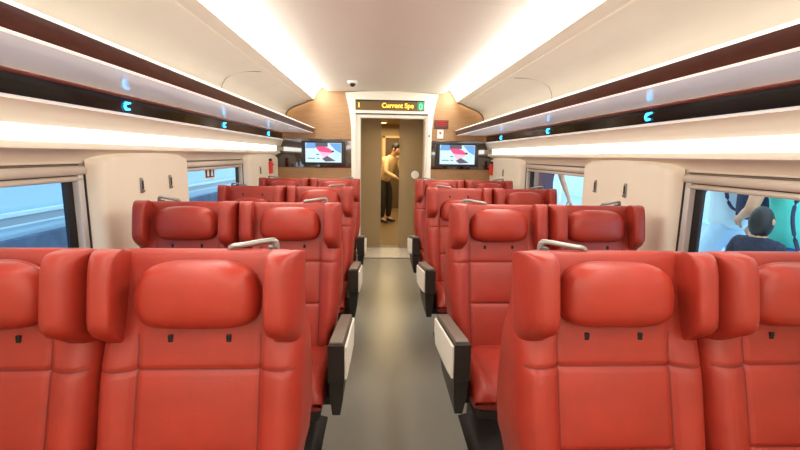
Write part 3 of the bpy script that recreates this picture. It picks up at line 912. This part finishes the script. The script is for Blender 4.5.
def hand(ch, wrist_i, wrist, fore, palm_n, k=1.0, curl=0.5, thumb_side=1):
    """palm, five bent fingers; fore = forearm direction, palm_n = direction the palm looks"""
    f = fore.normalized(); n = (palm_n - f * palm_n.dot(f)).normalized(); side = f.cross(n).normalized() * thumb_side
    p0 = ch.add(wrist + f * 0.045 * k, (0.030 * k, 0.016 * k), wrist_i)
    p1 = ch.add(wrist + f * 0.085 * k, (0.034 * k, 0.014 * k), p0)
    for q, (off, L) in enumerate(((0.028, .070), (0.010, .080), (-0.010, .074), (-0.028, .058))):
        b = wrist + f * 0.092 * k + side * off * k
        d1 = (f * math.cos(curl * .5) + n * math.sin(curl * .5)); d2 = (f * math.cos(curl * 1.3) + n * math.sin(curl * 1.3)); d3 = (f * math.cos(curl * 2) + n * math.sin(curl * 2))
        a = ch.add(b, 0.0095 * k, p1)
        a = ch.add(b + d1 * L * .45 * k, 0.0088 * k, a); b2 = b + d1 * L * .45 * k
        a = ch.add(b2 + d2 * L * .30 * k, 0.008 * k, a); ch.add(b2 + d2 * L * .30 * k + d3 * L * .25 * k, 0.0068 * k, a)
    t0 = wrist + f * 0.035 * k + side * 0.030 * k
    a = ch.add(t0, 0.012 * k, p0); a = ch.add(t0 + (f * .6 + side * .7 + n * .3).normalized() * 0.036 * k, 0.010 * k, a)
    ch.add(ch.v[a] + (f * .85 + side * .25 + n * .4).normalized() * 0.028 * k, 0.008 * k, a)

def person(name_label, cat, J, cloth, hairm=None, sleeves='long', k=1.0, group=None, hair='short'):
    """J: joints in world space. body is one skin; garments, hair, shoes are children."""
    V = {a: Vector(b) for a, b in J.items()}
    root = tag(empty('person', ((V['footL'] + V['footR']) / 2).to_tuple()[:2] + (min(V['footL'].z, V['footR'].z) - 0.05 * k,)), name_label, cat, group)
    inv = Matrix.Translation(-root.location)
    def fix(o): o.matrix_parent_inverse = inv; return o
    up = (V['neck'] - V['pelvis']).normalized(); chest = V['pelvis'].lerp(V['neck'], 0.70); waist = V['pelvis'].lerp(V['neck'], 0.35)
    c = Chain()
    p = c.add(V['pelvis'], 0.060 * k); w = c.add(waist, 0.082 * k, p); h = c.add(chest, 0.095 * k, w)
    nb = c.add(V['neck'], 0.052 * k, h)
    hd = (V['head'] - V['neck']); n2 = c.add(V['neck'] + hd * 0.45, 0.052 * k, nb)
    j = c.add(V['head'] - hd.normalized() * 0.02 * k + V['face'].normalized() * .015 * k, (0.072 * k, 0.082 * k), n2)
    c.add(V['head'] + hd.normalized() * 0.07 * k, (0.070 * k, 0.080 * k), j)
    for s in 'LR':
        sh, el, wr = V['sh' + s], V['el' + s], V['wr' + s]
        a = c.add(sh, 0.056 * k, h); a = c.add(sh.lerp(el, .5), 0.046 * k, a); a = c.add(el, 0.039 * k, a); a = c.add(el.lerp(wr, .4), 0.037 * k, a); a = c.add(wr, 0.025 * k, a)
        hand(c, a, wr, wr - el, V.get('palm' + s, Vector((0, 0, -1))), k, 0.55, 1 if s == 'L' else -1)
        hp, kn, an, ft = V['hip' + s], V['kn' + s], V['an' + s], V['foot' + s]
        a = c.add(hp, 0.050 * k, p); a = c.add(hp.lerp(kn, .5), 0.064 * k, a); a = c.add(kn, 0.052 * k, a); a = c.add(kn.lerp(an, .35), 0.054 * k, a); a = c.add(an, 0.038 * k, a)
        c.add(ft, 0.034 * k, a)
    fix(skin_mesh('body', c.v, c.e, c.r, M['skin'], root))
    # shirt
    c = Chain(); g = 1.13
    hem = V['pelvis'] - up * 0.10 * k
    p = c.add(hem, 0.158 * k); q = c.add(V['pelvis'].lerp(waist, .4), 0.150 * k, p); w = c.add(waist, 0.142 * k, q); h = c.add(chest, 0.140 * k, w); c.add(V['neck'] - up * 0.0 * k, 0.070 * k, h)
    for s in 'LR':
        sh, el, wr = V['sh' + s], V['el' + s], V['wr' + s]
        a = c.add(sh, 0.072 * k, h); a = c.add(sh.lerp(el, .55), 0.064 * k, a)
        if sleeves == 'long': a = c.add(el, 0.056 * k, a); a = c.add(el.lerp(wr, .5), 0.050 * k, a); a = c.add(el.lerp(wr, .93), 0.040 * k, a)
    o = fix(skin_mesh('jacket' if sleeves == 'long' else 'shirt', c.v, c.e, c.r, M[cloth[0]], root, sub=1))
    # trousers
    c = Chain(); p = c.add(V['pelvis'] + up * 0.03 * k, 0.126 * k); p = c.add(V['pelvis'] - up * .05 * k, 0.130 * k, p)
    for s in 'LR':
        hp, kn, an = V['hip' + s], V['kn' + s], V['an' + s]
        a = c.add(hp - Vector((0, 0, .03 * k)), 0.104 * k, p); a = c.add(hp.lerp(kn, .5), 0.092 * k, a); a = c.add(kn, 0.076 * k, a); a = c.add(kn.lerp(an, .45), 0.070 * k, a); a = c.add(kn.lerp(an, .96), 0.062 * k, a)
    fix(skin_mesh('trousers', c.v, c.e, c.r, M[cloth[1]], root, sub=1))
    for s in 'LR':
        an, ft = V['an' + s], V['foot' + s]
        c = Chain(); d = (ft - an); d.z = 0; d = d.normalized(); z = ft.z
        a = c.add((an.x - d.x * .045 * k, an.y - d.y * .045 * k, z), 0.042 * k); a = c.add((an.x + d.x * .03 * k, an.y + d.y * .03 * k, z + .01 * k), 0.050 * k, a); a = c.add((an.x + d.x * .11 * k, an.y + d.y * .11 * k, z), (0.046 * k, .038 * k), a); c.add((an.x + d.x * .185 * k, an.y + d.y * .185 * k, z - .008 * k), (0.038 * k, .026 * k), a)
        fix(skin_mesh('shoe', c.v, c.e, c.r, M[cloth[2]], root, sub=1))
    # head details
    F = V['face'].normalized(); U = (hd.normalized() - F * hd.normalized().dot(F)).normalized(); S = F.cross(U).normalized()
    HC = V['head'] + U * 0.02 * k
    Rm = Matrix((S, F, U)).transposed().to_4x4()
    def ell(bm, cen, r, seg=14): bmesh.ops.create_uvsphere(bm, u_segments=seg, v_segments=10, radius=1, matrix=Matrix.Translation(cen) @ Rm @ Matrix.Diagonal((r[0] * k, r[1] * k, r[2] * k, 1)))
    bm = bmesh.new(); ell(bm, HC - F * 0.016 * k + U * (0.026 if hair == 'short' else -0.02) * k, (0.088, 0.098, 0.100) if hair == 'short' else (0.088, 0.096, 0.140), 20)
    # clear the face: pull in the verts that would cover it
    for v in bm.verts:
        d = v.co - HC
        if d.dot(F) > 0.035 * k and d.dot(U) < 0.072 * k: v.co -= F * (d.dot(F) - 0.035 * k) * 0.92
        if d.dot(U) < -0.035 * k and hair == 'short': v.co += U * (-(d.dot(U)) - 0.035 * k) * 0.7
    fix(from_bm('hair', bm, M[hairm or 'hair'], root))
    for e in (-1, 1):
        bm = bmesh.new(); ell(bm, HC + F * 0.083 * k + S * e * 0.030 * k + U * 0.004 * k, (0.011, 0.008, 0.007), 8)
        fix(from_bm('eye', bm, M['eye'], root))
        bm = bmesh.new(); ell(bm, HC + S * e * 0.084 * k - U * 0.008 * k, (0.010, 0.018, 0.028), 10)
        fix(from_bm('ear', bm, M['skin'], root))
    bm = bmesh.new(); ell(bm, HC + F * 0.092 * k - U * 0.022 * k, (0.013, 0.018, 0.024), 10)
    fix(from_bm('nose', bm, M['skin'], root))
    bm = bmesh.new(); ell(bm, HC + F * 0.080 * k - U * 0.056 * k, (0.024, 0.010, 0.007), 10)
    fix(from_bm('mouth', bm, M['lips'], root))
    return root

def stand(cx, cy, yaw, hgt=1.7, lean=0.0, side_lean=0.0, stride=0.0, arms=None, face=None):
    """joint set for an upright or bowed figure. yaw: facing direction angle (0 = -Y, towards the camera)"""
    k = hgt / 1.70
    R = Matrix.Rotation(yaw, 4, 'Z')
    def T(x, y, z): v = R @ Vector((x * k, y * k, z * k)); return (cx + v.x, cy + v.y, v.z)
    # local: forward = -y, left hand side = +x
    def bend(x, y, z):          # rotate about the hip line by lean (forward)
        dz = z - 0.93; c, s = math.cos(lean), math.sin(lean)
        return T(x, y * c - dz * s + 0.10 * math.sin(lean), 0.93 + dz * c + y * s * 0.3)
    J = dict(pelvis=T(0, 0.10 * math.sin(lean), .95), neck=bend(0, 0, 1.46), shL=bend(.185, 0, 1.40), shR=bend(-.185, 0, 1.40))
    J['head'] = bend(0, -.03, 1.60)
    fw = Vector((0, -math.cos(lean), -math.sin(lean) * 1.0)); J['face'] = tuple(R.to_3x3() @ fw) if face is None else face
    J.update(hipL=T(.095, 0.08 * math.sin(lean), .88), hipR=T(-.095, 0.08 * math.sin(lean), .88))
    st = stride
    J.update(knL=T(.10, -0.02 - st * .55, .49), knR=T(-.10, -0.02 + st * .45, .49))
    J.update(anL=T(.11, .02 - st, .095), anR=T(-.11, .02 + st, .095), footL=T(.12, -.11 - st, .05), footR=T(-.12, -.11 + st, .05))
    A = arms or {}
    J['elL'] = T(*A.get('elL', (.26, .02, 1.13))); J['elR'] = T(*A.get('elR', (-.26, .02, 1.13)))
    J['wrL'] = T(*A.get('wrL', (.27, -.08, .90))); J['wrR'] = T(*A.get('wrR', (-.27, -.08, .90)))
    pl = R.to_3x3() @ Vector((-1, 0, 0)); J['palmL'] = tuple(pl); J['palmR'] = tuple(-pl)
    return J, k

# man bowed over behind the glass door, turned toward the right of the picture
J, k = stand(0.06, 9.30, math.radians(50), 1.74, lean=0.42,
             arms=dict(elL=(.25, -.22, 1.10), elR=(-.25, -.20, 1.08), wrL=(.07, -.40, .97), wrR=(-.06, -.36, .96)))
person('person in a tan jacket and dark trousers bowing forward behind the glass door', 'person', J, ('tan', 'darktrouser', 'shoe'), k=k)
# people on the platform, seen through the right windows
# walker in pale blue, arm held out to the picture's left (towards +y along the car)
J, k = stand(2.85, 3.44, math.radians(184), 1.72, lean=0.05, stride=0.20,
             arms=dict(elL=(.27, -.02, 1.16), wrL=(.25, -.24, 1.17), elR=(-.27, .05, 1.14), wrR=(-.27, -.05, .92)))
pw = person('person in pale blue shirt and trousers walking outside the near right window with backpack', 'person', J, ('paleshirt', 'palejean', 'shoe'), k=k, sleeves='short')
bm = bmesh.new()
prof = [(1.02, .80, .8), (1.04, .96, .95), (1.12, 1, 1), (1.25, 1, 1), (1.36, .95, .9), (1.44, .78, .7), (1.47, .5, .45)]
loops = []
for z, a, b in prof:
    lp = []
    for i in range(24):
        t = 2 * PI * i / 24; c_, s_ = math.cos(t), math.sin(t)
        lp.append((math.copysign(abs(c_) ** .6, c_) * 0.165 * a, math.copysign(abs(s_) ** .6, s_) * 0.10 * b, z - 1.2))
    loops.append(lp)
bp = tag(empty('backpack', (2.83, 3.12, 1.20)), 'navy blue backpack worn by the walker in pale blue outside the near right window', 'backpack')
loft(bm, loops); from_bm('bag', bm, M['navy'], bp)
bm = bmesh.new(); bx(bm, -0.12, 0.12, -0.135, -0.085, -0.15, 0.02, 0.02, 3); from_bm('pocket', bm, M['navy'], bp, angle=50)
for s in (-1, 1):
    bm = bmesh.new(); tube(bm, smooth_path([(s * .09, .08, -.14), (s * .12, .17, -.10), (s * .13, .22, .08), (s * .11, .20, .22), (s * .09, .09, .21)]), 0.016, 8, flat=.6); from_bm('strap', bm, M['navy'], bp)
# child
J, k = stand(2.36, 2.61, math.radians(100), 1.14, arms=dict(elL=(.24, .02, 1.12), wrL=(.22, -.10, .88), elR=(-.24, .02, 1.12), wrR=(-.22, -.10, .88)))
person('small child with black hair in a dark coat outside the near right window', 'person', J, ('childdark', 'navy', 'shoe'), k=k * 1.12, hair='long')
# teal shirt
J, k = stand(2.72, 2.74, math.radians(165), 1.70, lean=.06,
             arms=dict(elL=(.28, .03, 1.13), wrL=(.24, -.16, 1.06), elR=(-.30, -.02, 1.15), wrR=(-.20, -.20, 1.14)))
person('person in a teal shirt and blue jeans outside the near right window', 'person', J, ('teal', 'jeans', 'shoe'), k=k, sleeves='short')
sb = tag(empty('shoulder_bag', (2.46, 2.34, 0.84)), 'dark shoulder bag with a strap across the teal shirt outside the near right window', 'bag')
bm = bmesh.new(); bx(bm, -.06, .06, -.16, .06, -.16, .06, .03, 3); from_bm('pouch', bm, M['navy'], sb, angle=50)
bm = bmesh.new(); tube(bm, smooth_path([(-.02, .05, .05), (-.01, .12, .16), (.0, .17, .30), (.05, .19, .42), (.12, .17, .46)]), 0.014, 8, flat=.5); from_bm('strap', bm, M['navy'], sb)
# navy shirt
J, k = stand(2.22, 5.95, math.radians(10), 1.74, stride=.06,
             arms=dict(elL=(.30, .03, 1.14), wrL=(.34, -.10, .88), elR=(-.26, .04, 1.14), wrR=(-.27, -.05, .9)))
person('person in a navy short-sleeved shirt walking outside the far right window', 'person', J, ('navyshirt', 'jeans', 'shoe'), k=k, sleeves='short')

# ------------------------------------------------------------------ outside
bm = bmesh.new(); bx(bm, 1.80, 7.0, -3, 16, -0.06, 0.0); struct(from_bm('floor_platform', bm, M['platform'], smooth=False))
bm = bmesh.new(); bx(bm, 6.0, 6.1, -3, 16, 0, 3.2)
pw_ = struct(from_bm('wall_platform', bm, M['platwall'], smooth=False))
bm = bmesh.new()
bx(bm, 5.96, 6.0, -3, 16, 1.42, 1.75); bx(bm, 5.97, 6.0, -3, 16, 0.30, 0.36)
from_bm('pale_rail', bm, M['platmint'], pw_, smooth=False)
bm = bmesh.new()
for y in range(-2, 16, 2): bx(bm, 5.95, 6.0, y, y + .12, 0, 3.2)
from_bm('post', bm, M['platpale'], pw_, smooth=False)
# left: blue barrier wall with ledges beyond the next track
bm = bmesh.new(); bx(bm, -3.34, -3.24, -3, 14, -0.6, 3.4)
lw_ = struct(from_bm('wall_trackside', bm, M['outblue'], smooth=False))
bm = bmesh.new(); bx(bm, -3.24, -3.20, -3, 14, 0.885, 0.925, 0.006); bx(bm, -3.24, -3.21, -3, 14, 0.800, 0.815); from_bm('pale_ledge', bm, M['outpale'], lw_, smooth=False)
bm = bmesh.new(); bx(bm, -3.24, -3.215, -3, 14, 0.815, 0.885); from_bm('grey_band', bm, M['outgrey'], lw_, smooth=False)
bm = bmesh.new(); bx(bm, -3.24, -3.18, -3, 14, -0.6, 0.70, 0.01); from_bm('dark_base', bm, M['outdark'], lw_, smooth=False)
bm = bmesh.new(); bx(bm, -3.2, -1.8, -3, 14, -0.66, -0.6); struct(from_bm('ground_track', bm, M['outdark'], smooth=False))

# ------------------------------------------------------------------ light, world, camera
w = bpy.data.worlds.new('World'); bpy.context.scene.world = w; w.use_nodes = True
bg = w.node_tree.nodes['Background']; bg.inputs['Color'].default_value = (0.78, 0.91, 1.0, 1); bg.inputs['Strength'].default_value = 2.4

def area(name, loc, rot, sx, sy, power, rgb):
    l = bpy.data.lights.new(name, 'AREA'); l.shape = 'RECTANGLE'; l.size = sx; l.size_y = sy; l.energy = power; l.color = srgb(*rgb)[:3]
    o = bpy.data.objects.new(name, l); COL.objects.link(o); o.location = loc; o.rotation_euler = rot; return o
area('vestibule_fill', (0.1, 8.4, 2.2), (0, 0, 0), 1.0, 1.6, 85, (255, 244, 226))  # added fill light, brightens the vestibule beyond its two downlights
area('vestibule_fill', (0.1, 10.8, 2.2), (0, 0, 0), 1.0, 1.2, 60, (255, 244, 226))  # second added fill, for the far end of the vestibule
area('rear_fill_light', (0, Y0 + 0.35, 1.75), (math.radians(150), 0, 0), 2.2, 0.5, 16, (255, 238, 226))  # added fill behind the camera, no fitting there; lifts the dim ceiling

cam = bpy.data.cameras.new('Camera'); co = bpy.data.objects.new('Camera', cam); COL.objects.link(co)
F_, VP, ROLL = 430.0, (379.5, 155.0), math.radians(0.45)
cam.sensor_width = 36.0; cam.sensor_fit = 'HORIZONTAL'; cam.lens = 36.0 * F_ / 800.0; cam.clip_start = 0.02
d = Vector((VP[0] - 400, -(VP[1] - 225), F_)).normalized()
u = Vector((math.sin(ROLL), math.cos(ROLL), 0)); u = (u - d * u.dot(d)).normalized()
r = u.cross(d)
r = r if r.x > 0 else -r
# rows: world axes written in (right, up, forward) image axes -> camera axes in the world
cr = Vector((r.x, d.x, u.x)); cu = Vector((r.y, d.y, u.y)); cf = Vector((r.z, d.z, u.z))
Rm = Matrix((cr, cu, -cf)).transposed()
co.matrix_world = Matrix.Translation((-0.08, 0, 1.46)) @ Rm.to_4x4()
bpy.context.scene.camera = co
sc = bpy.context.scene
sc.view_settings.view_transform = 'Standard'; sc.view_settings.look = 'None'
sc.view_settings.exposure = 0.45; sc.view_settings.gamma = 1.0
